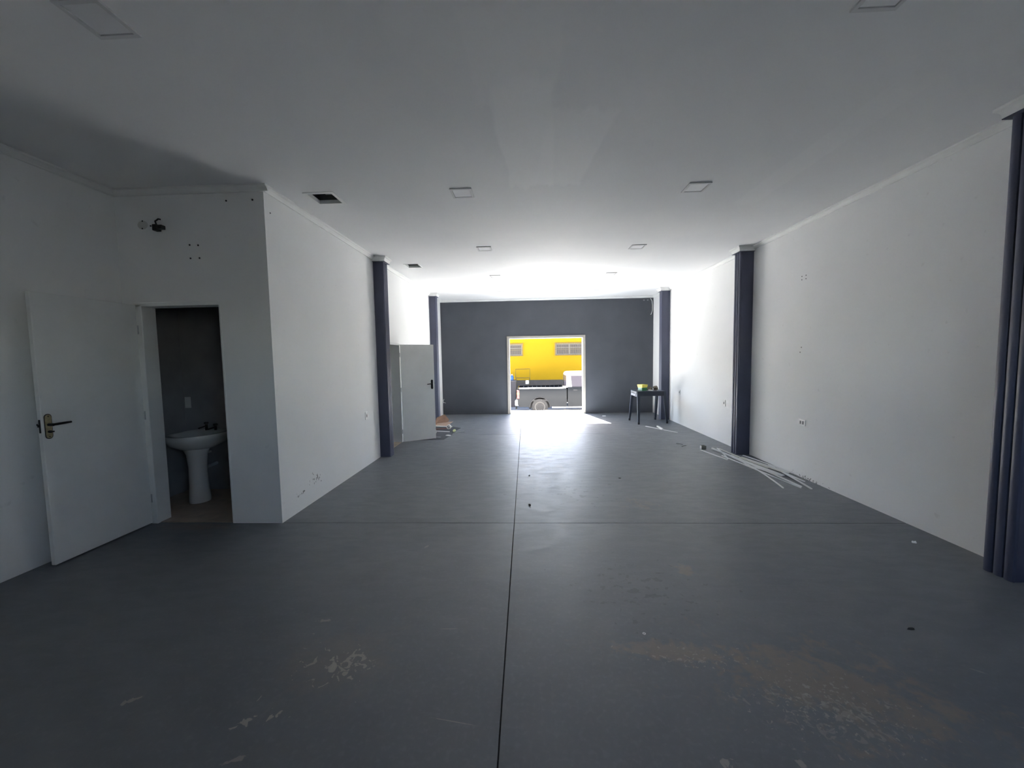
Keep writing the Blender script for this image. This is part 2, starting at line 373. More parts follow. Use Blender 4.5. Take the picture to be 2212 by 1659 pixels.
# ------------------------------------------------------------------ fluted columns on both long walls
def column(side, y0, label, w=0.175):
    wall = XL if side < 0 else XR; s = 1 if side < 0 else -1
    core = wall + s * 0.150; face = wall + s * 0.195 if side > 0 else wall + s * 0.165
    root = thing('column', ((wall + face) / 2, y0 + w / 2, 0), label, 'column')
    core = face - s * 0.016
    quick('shaft', M_NAVY, root, lambda bm: box(bm, min(wall, core), max(wall, core), y0, y0 + w, 0, HC - .075, 0.004, 1))
    n = 3; pw = w / n
    for i in range(n):
        yc = y0 + pw * (i + .5); bm = bmesh.new()
        pr = [(core - s * .002, yc - pw * .48)]
        for j in range(7):
            a = math.pi * j / 6; pr.append((core + s * .016 * (math.sin(a) ** 0.75 if 0 < j < 6 else 0.12), yc - pw * .46 * math.cos(a)))
        pr.append((core - s * .002, yc + pw * .48))
        prism(bm, pr, 2, 0, HC - .075); mk('rib', bm, M_NAVY, root, True)
    # capital: dark soffit plate and white cove that carries the cornice round the column
    ov = 0.05
    quick('capital_soffit', M_NAVY, root, lambda bm: box(bm, min(wall, face + s * .026), max(wall, face + s * .026), y0 - .026, y0 + w + .026, HC - .078, HC - .072))
    bm = bmesh.new(); rings = []
    for u, z in ((.026, HC - .072), (.028, HC - .05), (.038, HC - .028), (.055, HC - .018), (.055, HC)):
        x1 = face + s * u; rings.append([(wall, y0 - u, z), (x1, y0 - u, z), (x1, y0 + w + u, z), (wall, y0 + w + u, z)])
    loft(bm, rings); mk('capital_cove', bm, M_TRIM, root)
    return root
column(-1, 5.965, 'dark fluted column beside the side door opening, facing the white strips')
column(-1, 9.345, 'dark fluted column behind the open side door, next to the charcoal wall')
column(1, 2.585, 'dark fluted column on the bare wall, farthest from the street opening')
column(1, 5.965, 'dark fluted column standing behind the pile of white strips')
column(1, 9.335, 'dark fluted column right behind the small dark table')

# ------------------------------------------------------------------ ceiling light panels and the two empty openings
def panel(x0, y0, label, sx=.205, sy=.205):
    cx, cy_ = x0 + sx / 2, y0 + sy / 2
    root = thing('ceiling_panel', (cx, cy_, HC - .01), label, 'ceiling light', 'square ceiling light panels')
    bm = bmesh.new(); f = .020
    plate(bm, x0, x0 + sx, y0, y0 + sy, HC - .011, HC + .001, [(x0 + f, x0 + sx - f, y0 + f, y0 + sy - f)])
    mk('panel_frame', bm, M_LEDFR, root)
    quick('diffuser', M_LED, root, lambda bm: box(bm, x0 + f + .003, x0 + sx - f - .003, y0 + f + .003, y0 + sy - f - .003, HC - .008, HC + .001, .002, 1))
NTH = ['first', 'second', 'third', 'fourth']
for k_, y in enumerate((9.29, 7.49, 5.59, 3.69)):
    panel(-0.705, y, 'square unlit ceiling light panel, %s from charcoal wall, above the long floor joint' % NTH[k_])
for k_, y in enumerate((9.40, 7.53, 5.71, 3.745)):
    panel(1.51, y, 'square unlit ceiling light panel, %s from charcoal wall, in the worktable-side row' % NTH[k_])
panel(1.515, 1.77, 'square unlit ceiling light panel, fifth from charcoal wall in the worktable-side row')
panel(-2.04, 1.70, 'square unlit ceiling light panel between the restroom side and the rear wall')
for (x0, x1, y0, y1), lab, extra in ((HOLES[0], 'empty square ceiling opening with a pale frame and a batten inside', True), (HOLES[1], 'empty square ceiling opening with a thin pale frame, near the side door', False)):
    root = thing('ceiling_opening', ((x0 + x1) / 2, (y0 + y1) / 2, HC), lab, 'ceiling opening')
    bm = bmesh.new(); f = .032 if extra else .02
    plate(bm, x0 - f, x1 + f, y0 - f, y1 + f, HC - .007, HC + .001, [(x0, x1, y0, y1)]); mk('opening_frame', bm, M_TRIM, root)
    quick('opening_lining', M_VOID, root, lambda bm: plate(bm, x0 - .012, x1 + .012, y0 - .012, y1 + .012, HC + .028, HC + .09, [(x0, x1, y0, y1)]))
    if extra:
        quick('batten', mat('raw_batten', (0.33, 0.33, 0.36), 0.7), root, lambda bm: box(bm, x0 + .09, x1 + .4, y1 - .09, y1 - .05, HC + .06, HC + .09))

# ------------------------------------------------------------------ street opening frame
fr = thing('door_frame', ((DX0 + DX1) / 2, YB, 0), 'cream painted frame lining the street opening', 'door frame')
def jamb(bm, x0, x1): box(bm, x0, x1, YB - .02, YB + .175, 0, DH, .004, 1)
quick('jamb', M_FRAME, fr, lambda bm: jamb(bm, DX0 - .06, DX0 + .012)); quick('jamb', M_FRAME, fr, lambda bm: jamb(bm, DX1 - .012, DX1 + .06))
quick('lintel', M_FRAME, fr, lambda bm: box(bm, DX0 - .06, DX1 + .06, YB - .02, YB + .175, DH - .012, DH + .055, .004, 1))

# ------------------------------------------------------------------ restroom door: frame, leaf, hardware
fr = thing('door_frame', ((W0 + W1) / 2, Y1, 0), 'thin white frame round the dark restroom doorway', 'door frame')
quick('jamb', M_DOOR, fr, lambda bm: box(bm, W0 - .035, W0 + .03, Y1 - .012, Y1 + .13, 0, WH, .003, 1))
quick('jamb', M_DOOR, fr, lambda bm: box(bm, W1 - .006, W1 + .012, Y1 - .003, Y1 + .13, 0, WH, .002, 1))
quick('lintel', M_DOOR, fr, lambda bm: box(bm, W0 - .035, W1 + .012, Y1 - .012, Y1 + .13, WH - .022, WH + .014, .003, 1))
leaf = tag(quick('door_1', M_DOOR, None, lambda bm: box(bm, -3.652, -3.617, 2.715, 3.485, .012, 2.078, .003, 1)), 'white flush restroom door swung open along the side wall, brass lever', 'door', kind='structure')
def stadium(cy_, z0, z1, r, n=8):
    return arc(cy_, z1 - r, r, 0, 180, n) + arc(cy_, z0 + r, r, 180, 360, n)
pl = quick('lock_plate', M_BRASS, leaf, lambda bm: prism(bm, stadium(2.752, .985, 1.165, .020), 0, -3.620, -3.612), True)
quick('plate_rim', M_BLACKMET, pl, lambda bm: prism(bm, stadium(2.752, .980, 1.170, .024), 0, -3.620, -3.6145))
def lever(bm):
    tube(bm, [(-3.614, 2.752, 1.088), (-3.575, 2.752, 1.088)], .011, 12)
    tube(bm, [(-3.578, 2.742, 1.088), (-3.572, 2.79, 1.09), (-3.574, 2.84, 1.091), (-3.578, 2.868, 1.091)], [.009, .010, .009, .008], 10)
quick('lever', M_BLACKMET, pl, lever, True)
quick('thumb_turn', M_BLACKMET, pl, lambda bm: (tube(bm, [(-3.614, 2.752, 1.035), (-3.598, 2.752, 1.035)], .010, 12), box(bm, -3.600, -3.588, 2.738, 2.766, 1.030, 1.040)), True)
for z in (1.150, .998): quick('screw', M_BLACKMET, pl, lambda bm: tube(bm, [(-3.613, 2.752, z), (-3.6105, 2.752, z)], .004, 8))
quick('latch', M_BLACKMET, leaf, lambda bm: (box(bm, -3.642, -3.628, 2.7135, 2.717, 1.03, 1.13), box(bm, -3.640, -3.630, 2.704, 2.717, 1.075, 1.095)))
quick('rear_lever', M_BLACKMET, leaf, lambda bm: (tube(bm, [(-3.650, 2.752, 1.088), (-3.690, 2.752, 1.088)], .010, 10), tube(bm, [(-3.688, 2.74, 1.088), (-3.688, 2.86, 1.09)], .008, 8)), True)
for z in (.25, 1.05, 1.85): quick('hinge', M_STEEL, leaf, lambda bm: tube(bm, [(-3.612, 3.487, z - .04), (-3.612, 3.487, z + .04)], .006, 8), True)

# ------------------------------------------------------------------ side door in the long wall
fr = thing('door_frame', (XL, (S0 + S1) / 2, 0), 'white lining of the side door opening beside the dark column', 'door frame')
quick('jamb', M_DOOR, fr, lambda bm: box(bm, XL - .165, XL + .004, S1 - .025, S1 + .02, 0, SH, .003, 1))
quick('jamb', M_DOOR, fr, lambda bm: box(bm, XL - .165, XL + .004, S0 - .02, S0 + .025, 0, SH, .003, 1))
quick('lintel', M_DOOR, fr, lambda bm: box(bm, XL - .165, XL + .004, S0 - .02, S1 + .02, SH - .02, SH + .02, .003, 1))
quick('threshold', mat('beige_threshold', (0.5, 0.42, 0.34), 0.6, noise=0.1), fr, lambda bm: box(bm, XL - .16, XL - .005, S0 + .02, S1 - .02, -.01, .006))
LW, LD = 0.625, math.atan2(.31, .54)
hx, hy = XL + .012, 7.045
ca, sa = math.cos(LD), math.sin(LD)
def LP(u, v, z): return Vector((hx + u * ca - v * sa, hy + u * sa + v * ca, z))      # along, across the leaf
def lbox(bm, u0, u1, v0, v1, z0, z1):
    loft(bm, [[LP(u0, v0, z), LP(u1, v0, z), LP(u1, v1, z), LP(u0, v1, z)] for z in (z0, z1)])
leaf = tag(quick('door_2', M_DOOR, None, lambda bm: lbox(bm, 0.008, LW, -.018, .018, .01, 1.808)), 'white flush side door standing open into the room, black lever handle', 'door', kind='structure')
def lstad(bm, u, z0, z1, r, v0, v1):
    pts = stadium(u, z0, z1, r); loft(bm, [[LP(a, v, z) for a, z in pts] for v in (v0, v1)])
pl = quick('lock_plate', M_BLACKMET, leaf, lambda bm: lstad(bm, LW - .05, .965, 1.145, .02, -.026, -.016), True)
quick('lever', M_BLACKMET, pl, lambda bm: (tube(bm, [LP(LW - .05, -.02, 1.07), LP(LW - .05, -.06, 1.07)], .010, 10), tube(bm, [LP(LW - .045, -.058, 1.07), LP(LW - .15, -.058, 1.06)], .008, 8)), True)
quick('latch', M_BLACKMET, leaf, lambda bm: lbox(bm, LW - .004, LW + .012, -.008, .008, 1.06, 1.09))
quick('rear_lever', M_BLACKMET, leaf, lambda bm: (tube(bm, [LP(LW - .05, .016, 1.16), LP(LW - .05, .06, 1.16)], .010, 10), tube(bm, [LP(LW - .02, .058, 1.16), LP(LW - .15, .058, 1.16)], .008, 8)), True)
for z in (.20, .98, 1.62): quick('hinge', M_STEEL, leaf, lambda bm: tube(bm, [LP(-.004, -.018, z - .04), LP(-.004, -.018, z + .04)], .008, 8), True)

# ------------------------------------------------------------------ washbasin in the restroom
SX, SY = -3.675, 4.11
sk = thing('washbasin', (SX, SY, 0.006), 'white ceramic pedestal washbasin in the dark restroom', 'washbasin')
def basin(bm):
    rings = []
    def ring(rx, ry, z, back=.29):
        out = []
        for j in range(36):
            a = 2 * math.pi * j / 36; x, y = rx * math.cos(a), ry * math.sin(a)
            if y > 0: y = min(y * 1.25, back * ry / .28); x = math.copysign(rx * abs(math.cos(a)) ** .6, math.cos(a))
            out.append((SX + x, SY + y, z))
        return out
    for rx, ry, z in ((.11, .10, .585), (.17, .16, .60), (.25, .25, .655), (.268, .275, .70), (.272, .28, .745), (.265, .275, .758), (.235, .235, .756), (.21, .20, .735), (.15, .14, .655), (.04, .04, .635)): rings.append(ring(rx, ry, z))
    loft(bm, rings)
quick('basin', M_CERAMIC, sk, basin, True)
def pedestal(bm): lathe(bm, [(.098, .006), (.10, .03), (.088, .2), (.085, .4), (.098, .54), (.125, .61)], (SX + .02, SY - .04, 0), 20, 1.0, 1.0)
quick('pedestal', M_CERAMIC, sk, pedestal, True)
for dx, h in ((-.09, .07), (.02, .05)):
    t = quick('tap', M_BLACKMET, sk, lambda bm: (tube(bm, [(SX + dx, SY + .235, .75), (SX + dx, SY + .235, .75 + h)], .014, 12), tube(bm, [(SX + dx, SY + .235, .75 + h * .7), (SX + dx, SY + .13, .75 + h * .55)], .009, 8)), True)
    quick('tap_head', M_BLACKMET, t, lambda bm: lathe(bm, [(.01, .75 + h), (.024, .755 + h), (.022, .775 + h), (.006, .78 + h)], (SX + dx, SY + .235, 0), 12), True)
quick('drain_pipe', M_PLASTIC, sk, lambda bm: tube(bm, [(SX - .06, SY + .02, .40), (SX - .13, SY + .05, .36), (SX - .15, SY + .06, .28), (SX - .10, SY + .08, .25), (SX - .09, SY + .2, .32), (SX - .09, 4.46, .33)], .018, 10), True)
quick('supply_valve', M_PLASTIC, sk, lambda bm: tube(bm, [(SX - .16, 4.46, .47), (SX - .16, SY + .1, .47), (SX - .11, SY + .06, .47)], .013, 8), True)
sp = tag(quick('switch_plate', M_PLASTIC, None, lambda bm: box(bm, -4.105, -4.035, 4.452, 4.462, 1.0, 1.13, .002, 1), base=True), 'pale switch plate above the washbasin on the dim restroom wall', 'switch')

# ------------------------------------------------------------------ sockets on the walls
def socket(x, s, y, z, label, w=.115, h=.075, slots=2):
    root = thing('wall_socket', (x, y, z - h / 2), label, 'socket')
    quick('cover_plate', M_PLASTIC, root, lambda bm: box(bm, min(x, x + s * .010), max(x, x + s * .010), y - w / 2, y + w / 2, z - h / 2, z + h / 2, .003, 1))
    for k_ in range(slots):
        yy = y + (k_ - (slots - 1) / 2) * .042
        quick('socket_insert', M_BLACKPL, root, lambda bm: box(bm, min(x + s * .006, x + s * .0125), max(x + s * .006, x + s * .0125), yy - .011, yy + .011, z - .02, z + .02, .001, 1))
socket(XR, -1, 4.85, .68, 'white wall socket with two dark inserts above the strip pile')
socket(XR, -1, 6.74, .70, 'white wall socket beside the dark column, behind the strip ends', .08, .11, 1)
socket(XR, -1, 8.70, .71, 'white wall socket on the wall beside the dark table', .08, .11, 1)
socket(XL, 1, 5.49, .73, 'white wall socket next to the dark column by the side door', .075, .115, 1)
# screw holes and patches on the walls
wr = bpy.data.objects['wall_restroom']; wR = bpy.data.objects['wall_right']; wL = bpy.data.objects['wall_left']
for x, z in ((-3.07, 2.61), (-2.99, 2.605), (-3.07, 2.49), (-2.985, 2.49), (-2.70, 2.99), (-2.455, 2.99), (-3.425, 2.79), (-3.50, 2.835), (-3.505, 2.77)):
    quick('anchor_hole', M_BLACKPL, wr, lambda bm: tube(bm, [(x, Y1 + .004, z), (x, Y1 - .003, z)], .008, 8))
for y, z in ((4.94, 2.46), (4.87, 2.46), (4.94, 2.42), (4.87, 2.42), (4.91, 1.60), (4.93, 1.54)):
    quick('anchor_hole', mat('grey_plug', (0.2, 0.2, 0.2), 0.7), wR, lambda bm: tube(bm, [(XR + .004, y, z), (XR - .003, y, z)], .007, 8))
quick('anchor_hole', M_BLACKPL, wL, lambda bm: tube(bm, [(XL - .004, 3.58, 2.9), (XL + .003, 3.58, 2.9)], .006, 8))
jb = thing('junction_box', (-3.33, Y1, 2.73), 'small black junction box with a cable stub above the restroom doorway', 'junction box')
quick('box_body', M_BLACKPL, jb, lambda bm: box(bm, -3.37, -3.325, Y1 - .05, Y1 + .001, 2.735, 2.79, .004, 1))
quick('connector', M_BLACKPL, jb, lambda bm: box(bm, -3.33, -3.285, Y1 - .045, Y1 + .001, 2.75, 2.785, .004, 1))
quick('cable', M_BLACKPL, jb, lambda bm: tube(bm, [(-3.35, Y1 - .02, 2.785), (-3.352, Y1 - .03, 2.82), (-3.335, Y1 - .015, 2.845), (-3.33, Y1, 2.845)], .007, 8), True)
pt = mat('plaster_patch', (0.62, 0.61, 0.58), 0.9)
quick('plaster_patch', pt, wr, lambda bm: lathe(bm, [(.0, -.001), (.05, .002), (.04, .005)], (-3.50, Y1 - .004, 2.80), 11, 1.0, .8, 1))

# hanging cables on the charcoal wall
cb = thing('hanging_cable', (3.29, YB, 2.6), 'pale cable hanging from the top corner of the charcoal wall', 'cable')
quick('cable', M_PLASTIC, cb, lambda bm: tube(bm, [(3.27, YB - .01, 3.04), (3.305, YB - .02, 2.98), (3.32, YB - .02, 2.85), (3.315, YB - .03, 2.72), (3.29, YB - .02, 2.63), (3.27, YB - .02, 2.62)], .008, 6), True)
for x in (3.1, 3.2): quick('clip', mat('grey_clip', (.25, .26, .28), .5), cb, lambda bm: box(bm, x - .02, x + .02, YB - .012, YB + .002, 2.985, 3.015, .003, 1))
br = thing('wall_bracket', (XL + .01, YB - .04, .30), 'small white bracket low in the corner of the charcoal wall', 'bracket')
quick('bracket_plate', M_PLASTIC, br, lambda bm: box(bm, XL, XL + .02, YB - .1, YB - .02, .32, .40, .003, 1))
quick('bracket_arm', M_PLASTIC, br, lambda bm: (tube(bm, [(XL + .01, YB - .06, .36), (XL + .09, YB - .07, .33)], .008, 6), tube(bm, [(XL + .01, YB - .06, .36), (XL + .05, YB - .06, .44)], .007, 6)), True)

# ------------------------------------------------------------------ small dark table
TX0, TX1, TY0, TY1, TZ = 2.44, 3.08, 8.76, 9.30, 0.735
tb = thing('table', (2.76, 9.03, 0), 'small dark navy table with splayed tapered legs near the charcoal wall', 'table')
quick('tabletop', M_WOOD, tb, lambda bm: box(bm, TX0, TX1, TY0, TY1, TZ - .03, TZ, .004, 1))
quick('apron', M_WOOD, tb, lambda bm: (box(bm, TX0 + .03, TX1 - .03, TY0 + .02, TY0 + .04, TZ - .11, TZ - .03), box(bm, TX0 + .03, TX1 - .03, TY1 - .04, TY1 - .02, TZ - .11, TZ - .03), box(bm, TX1 - .045, TX1 - .025, TY0 + .02, TY1 - .02, TZ - .11, TZ - .03)))
quick('side_rail', M_STEEL, tb, lambda bm: box(bm, TX0 - .008, TX0 + .012, TY0 + .04, TY1 - .03, TZ - .055, TZ - .012, .003, 1))
dr = quick('drawer_front', mat('grey_laminate', (0.35, 0.36, 0.40), 0.35), tb, lambda bm: box(bm, TX0 - .004, TX0 + .02, TY0 + .04, TY1 - .03, TZ - .125, TZ - .066, .003, 1))
quick('knob', M_STEEL, dr, lambda bm: tube(bm, [(TX0 - .003, TY0 + .11, TZ - .095), (TX0 - .02, TY0 + .11, TZ - .095)], .012, 10), True)
for (tx, ty), (bx_, by_) in (((TX0 + .035, TY0 + .03), (2.455, 8.69)), ((TX1 - .035, TY0 + .03), (3.115, 8.80)), ((TX0 + .035, TY1 - .03), (2.40, 9.27)), ((TX1 - .035, TY1 - .03), (3.03, 9.37 - .03))):
    def lg(bm):
        rings = []
        for f_, hw in ((0, .03), (.5, .027), (1, .017)):
            cx, cy_ = tx + (bx_ - tx) * f_, ty + (by_ - ty) * f_; z = (TZ - .03) * (1 - f_)
            rings.append([(cx - hw, cy_ - hw, z), (cx + hw, cy_ - hw, z), (cx + hw, cy_ + hw, z), (cx - hw, cy_ + hw, z)])
        loft(bm, rings)
    lgo = quick('leg', M_WOOD, tb, lg)
    quick('foot_cap', M_BLACKPL, lgo, lambda bm: box(bm, bx_ - .019, bx_ + .019, by_ - .019, by_ + .019, 0, .05, .003, 1))
# things on the table
bxr = thing('carton', (2.625, 9.0, TZ), 'small yellow and green carton standing on the dark table', 'carton')
def rbox(bm, c, hx_, hy_, z0, z1, a, flare=0):
    rings = []
    for z, k_ in ((z0, 0), (z1, flare)):
        rings.append([(c[0] + (u * (hx_ + k_)) * math.cos(a) - v * (hy_ + k_) * math.sin(a), c[1] + u * (hx_ + k_) * math.sin(a) + v * (hy_ + k_) * math.cos(a), z) for u, v in ((-1, -1), (1, -1), (1, 1), (-1, 1))])
    loft(bm, rings)
quick('lower_half', mat('carton_green', (0.02, 0.16, 0.05), 0.5), bxr, lambda bm: rbox(bm, (2.625, 9.0), .068, .068, TZ, TZ + .07, .45, .004))
quick('upper_half', mat('carton_yellow', (0.80, 0.66, 0.10), 0.5), bxr, lambda bm: rbox(bm, (2.625, 9.0), .072, .072, TZ + .07, TZ + .135, .45, .012))
quick('side_label', mat('carton_mint', (0.55, 0.75, 0.62), 0.5), bxr, lambda bm: loft(bm, [[Vector((2.625, 9.0, z)) + Matrix.Rotation(.45, 3, 'Z') @ Vector(p) for p in ((-.0745, -.06, 0), (-.073, -.06, 0), (-.073, .06, 0), (-.0745, .06, 0))] for z in (TZ + .006, TZ + .068)]))
def crumple(bm, c, rx, ry, rz, seed, sub=3, amp=.35):
    rnd = random.Random(seed)
    before = set(bm.verts)
    bmesh.ops.create_icosphere(bm, subdivisions=sub, radius=1)
    dirs = [Vector((rnd.uniform(-1, 1), rnd.uniform(-1, 1), rnd.uniform(-1, 1))).normalized() for _ in range(14)]
    for v in set(bm.verts) - before:
        n = v.co.normalized(); k_ = 1 - amp * max(0, max(n.dot(d) for d in dirs) - .75) * 4 * (.5 + rnd.random() * .5)
        z = n.z * rz * k_
        v.co = Vector((c[0] + n.x * rx * k_, c[1] + n.y * ry * k_, max(c[2] - rz * .55, c[2] + z)))
GL = mat('dusty_glove', (0.16, 0.14, 0.11), 0.9, noise=0.5, nscale=30)
def crp(name, m, c, rx, ry, rz, seed, label, cat, group=None):
    return tag(quick(name, m, None, lambda bm: crumple(bm, c, rx, ry, rz, seed), False, True), label, cat, group)
crp('work_glove', GL, (2.79, 9.03, TZ + .035), .08, .06, .065, 3, 'crumpled dusty brown work glove next to the yellow carton', 'glove')
crp('work_glove', mat('brown_glove', (0.12, 0.10, 0.075), 0.9, noise=0.5, nscale=25), (2.945, 9.07, TZ + .04), .065, .07, .07, 8, 'crumpled darker work glove at the far end of the cloth heap on the table', 'glove')
kn = thing('putty_knife', (2.77, 8.9, TZ), 'white handled putty knife lying on the dark table edge', 'putty knife')
quick('handle', M_PLASTIC, kn, lambda bm: bar(bm, (2.80, 8.84, TZ + .012), (2.745, 8.93, TZ + .014), .026, .02))
quick('blade', M_STEEL, kn, lambda bm: bar(bm, (2.745, 8.93, TZ + .010), (2.715, 8.985, TZ + .006), .03, .004))

# ------------------------------------------------------------------ loose white strips in front of the column
M_STRIP = mat('white_pvc_strip', (0.80, 0.80, 0.80), 0.35)
M_STRIP2 = mat('cream_pvc_strip', (0.76, 0.75, 0.68), 0.4)
def strip(p, q, z0, z1, w=.022, h=.011, sag=0.0, m=None, name='plastic_strip'):
    bm = bmesh.new(); rings = []
    p, q = Vector(p), Vector(q); d = (q - p).normalized(); s = Vector((-d.y, d.x)); n = 8
    for i in range(n + 1):
        f_ = i / n; c = p.lerp(q, f_) + s * sag * math.sin(math.pi * f_); z = z0 + (z1 - z0) * f_
        # channel section: open trough
        sec = [(-w / 2, 0), (w / 2, 0), (w / 2, h), (w / 2 - .004, h), (w / 2 - .004, .004), (-w / 2 + .004, .004), (-w / 2 + .004, h), (-w / 2, h)]
        rings.append([(c.x + s.x * a, c.y + s.y * a, z + b) for a, b in sec])
    loft(bm, rings); return mk(name, bm, m or M_STRIP, base=True)
GRP = 'loose white strips by the column'
SL = 'white plastic channel strip in the loose pile by the dark column'
STR = [((2.75, 6.26), (2.87, 5.66), 0, 0, .0), ((2.96, 6.33), (2.875, 4.43), .001, .001, .10), ((3.04, 6.32), (2.90, 5.70), .012, .002, .01), ((2.945, 6.30), (3.10, 4.47), .022, .002, .02),
       ((2.91, 5.9), (3.075, 4.44), .0, .0, .0), ((3.06, 6.30), (3.17, 5.2), .011, .012, -.02), ((3.06, 5.74), (3.16, 4.86), .0, .012, .0), ((3.15, 5.80), (3.30, 4.98), .0, .012, .0),
       ((3.20, 5.86), (3.33, 4.95), .012, .012, .01), ((3.0, 5.82), (3.12, 4.84), .024, .013, .0), ((3.08, 5.72), (3.21, 4.97), .013, .024, .0), ((3.24, 5.30), (3.165, 4.40), .024, .0, .01),
       ((3.20, 5.25), (3.27, 4.66), .024, .0, .0), ((2.93, 5.35), (3.07, 4.85), .024, .024, .01), ((3.12, 5.60), (3.26, 4.93), .024, .024, .0)]
for i, (p, q, z0, z1, sg) in enumerate(STR):
    tag(strip(p, q, z0, z1, random.choice((.014, .016, .019)), sag=sg, m=M_STRIP2 if i in (5, 7, 10) else M_STRIP), {0: 'short white plastic strip reaching out beside the open grey electrical box',
        1: 'bowed white plastic strip curving out of the pile onto open floor'}.get(i, 'cream tinted plastic strip among the white ones in the loose pile' if i in (5, 7, 10) else SL), 'strip', GRP)
tag(strip((2.53, 8.44), (2.93, 7.70), 0, 0, .024, .012), 'single long white strip lying on the floor before the table', 'strip')
tag(quick('plastic_offcut', M_PLASTIC, None, lambda bm: bar(bm, (2.735, 7.98, .024), (2.745, 8.32, .024), .032, .024), base=True), 'short white offcut lying across the single long strip', 'offcut')
def ubox(bm):
    for x0, x1, y0, y1, z0, z1 in ((2.80, 2.87, 6.325, 6.331, 0, .055), (2.80, 2.806, 6.325, 6.39, 0, .055), (2.864, 2.87, 6.325, 6.39, 0, .055), (2.80, 2.87, 6.384, 6.39, 0, .055), (2.80, 2.87, 6.325, 6.39, 0, .006)): box(bm, x0, x1, y0, y1, z0, z1)
eb = thing('electrical_box', (2.835, 6.358, 0), 'small open grey electrical box on the floor by the strips', 'electrical box')
quick('box_shell', mat('grey_olive_plastic', (0.20, 0.20, 0.17), 0.6), eb, ubox)
quick('pale_flap', M_PLASTIC, eb, lambda bm: box(bm, 2.795, 2.80, 6.33, 6.385, 0, .05))
WM = mat('grey_wire', (0.12, 0.12, 0.13), 0.5)
tag(quick('wire_offcut', WM, None, lambda bm: tube(bm, [(2.55, 6.74, .006), (2.585, 6.69, .012), (2.63, 6.66, .006)], .005, 6), True, True), 'upper of two short grey wire offcuts on the floor, nearer the table', 'wire')
tag(quick('wire_offcut', WM, None, lambda bm: tube(bm, [(2.55, 6.50, .006), (2.60, 6.53, .014), (2.645, 6.57, .007), (2.66, 6.6, .006)], .005, 6), True, True), 'curved short grey wire offcut on the floor, nearer the strips', 'wire')

# ------------------------------------------------------------------ rubbish behind the open side door
tag(quick('rubber_mat', mat('black_sheet', (0.035, 0.038, 0.047), 0.6, noise=0.2, nscale=8), None, lambda bm: prism(bm, [(-2.14, 7.22), (-1.62, 7.25), (-1.55, 7.7), (-1.57, 8.05), (-1.50, 8.45), (-1.72, 8.62), (-2.16, 8.60)], 2, 0, .006), False, True), 'black sheet lying on the floor behind the open side door', 'sheet')
CB = mat('cardboard', (0.20, 0.115, 0.075), 0.85, noise=0.12, nscale=12)
cbx = thing('cardboard_piece', (-2.0, 8.9, 0.006), 'torn brown cardboard flap leaning against the column by the charcoal wall', 'cardboard')
quick('flap', CB, cbx, lambda bm: loft(bm, [[(-2.17, 8.75, .01), (-1.90, 8.80, .01), (-1.86, 8.97, .10), (-1.99, 9.08, .22), (-2.17, 9.02, .15)], [(-2.17, 8.744, .014), (-1.90, 8.794, .014), (-1.86, 8.964, .104), (-1.99, 9.074, .224), (-2.17, 9.014, .154)]]))
quick('flap', mat('pale_cardboard', (0.36, 0.25, 0.19), .85), cbx, lambda bm: loft(bm, [[(-2.15, 8.6, .008), (-1.88, 8.68, .008), (-1.76, 8.92, .07), (-2.1, 8.85, .05)], [(-2.15, 8.6, .013), (-1.88, 8.68, .013), (-1.76, 8.92, .075), (-2.1, 8.85, .055)]]))
def roll(bm, c, ro, ri, w, a):
    ax = Vector((math.cos(a), math.sin(a), 0)); u = Vector((-ax.y, ax.x, 0)); v = Vector((0, 0, 1)); n = 24; rg = []
    for k_, r_ in ((-w / 2, ri), (-w / 2, ro), (w / 2, ro), (w / 2, ri)):
        rg.append([bm.verts.new(Vector(c) + ax * k_ + (u * math.cos(2 * math.pi * j / n) + v * math.sin(2 * math.pi * j / n)) * r_) for j in range(n)])
    for k_ in range(4):
        for j in range(n): bm.faces.new((rg[k_][j], rg[k_][(j + 1) % n], rg[(k_ + 1) % 4][(j + 1) % n], rg[(k_ + 1) % 4][j]))
tr = thing('tape_roll', (-1.93, 7.80, .006), 'white roll of tape standing on the black sheet beside the side door', 'tape roll')
quick('tape', M_PLASTIC, tr, lambda bm: roll(bm, (-1.93, 7.80, .052), .046, .024, .045, 1.9), True)
quick('core', CB, tr, lambda bm: roll(bm, (-1.93, 7.80, .052), .0245, .020, .047, 1.9), True)
tr = thing('tape_roll', (-1.74, 8.32, .006), 'pale ring of tape lying tilted among the offcuts on the black sheet', 'tape roll')
quick('tape', mat('cream_tape', (0.72, 0.68, 0.62), 0.5), tr, lambda bm: roll(bm, (-1.74, 8.32, .056), .05, .03, .04, 1.2), True)
quick('core', M_BLACKPL, tr, lambda bm: roll(bm, (-1.74, 8.32, .056), .0305, .027, .041, 1.2), True)
tag(strip((-2.1, 8.10), (-1.66, 7.98), .006, .006, .03, .014), 'white strip offcut in front of the pale tape ring on black sheet', 'strip')
tag(strip((-2.1, 8.55), (-1.70, 8.48), .03, .02, .026, .014), 'white strip offcut resting on the cardboard behind the tape ring', 'strip')
tag(strip((-2.1, 8.22), (-1.80, 8.36), .014, .006, .05, .01, m=mat('red_brown_offcut', (0.25, 0.10, 0.07), .6)), 'reddish brown flat offcut between white strips on the black sheet', 'offcut')
tag(quick('chisel', M_STEEL, None, lambda bm: (tube(bm, [(-1.95, 7.42, .018), (-1.82, 7.43, .016)], [.010, .011], 8), bar(bm, (-1.82, 7.43, .012), (-1.72, 7.44, .009), .02, .004)), False, True), 'small steel chisel at the front of the black sheet', 'chisel')
crp('crumpled_paper', mat('lime_paper', (0.62, 0.66, 0.30), .8), (-1.56, 8.0, .03), .035, .09, .035, 11, 'crumpled lime green wrapper at the edge of the black sheet', 'wrapper')
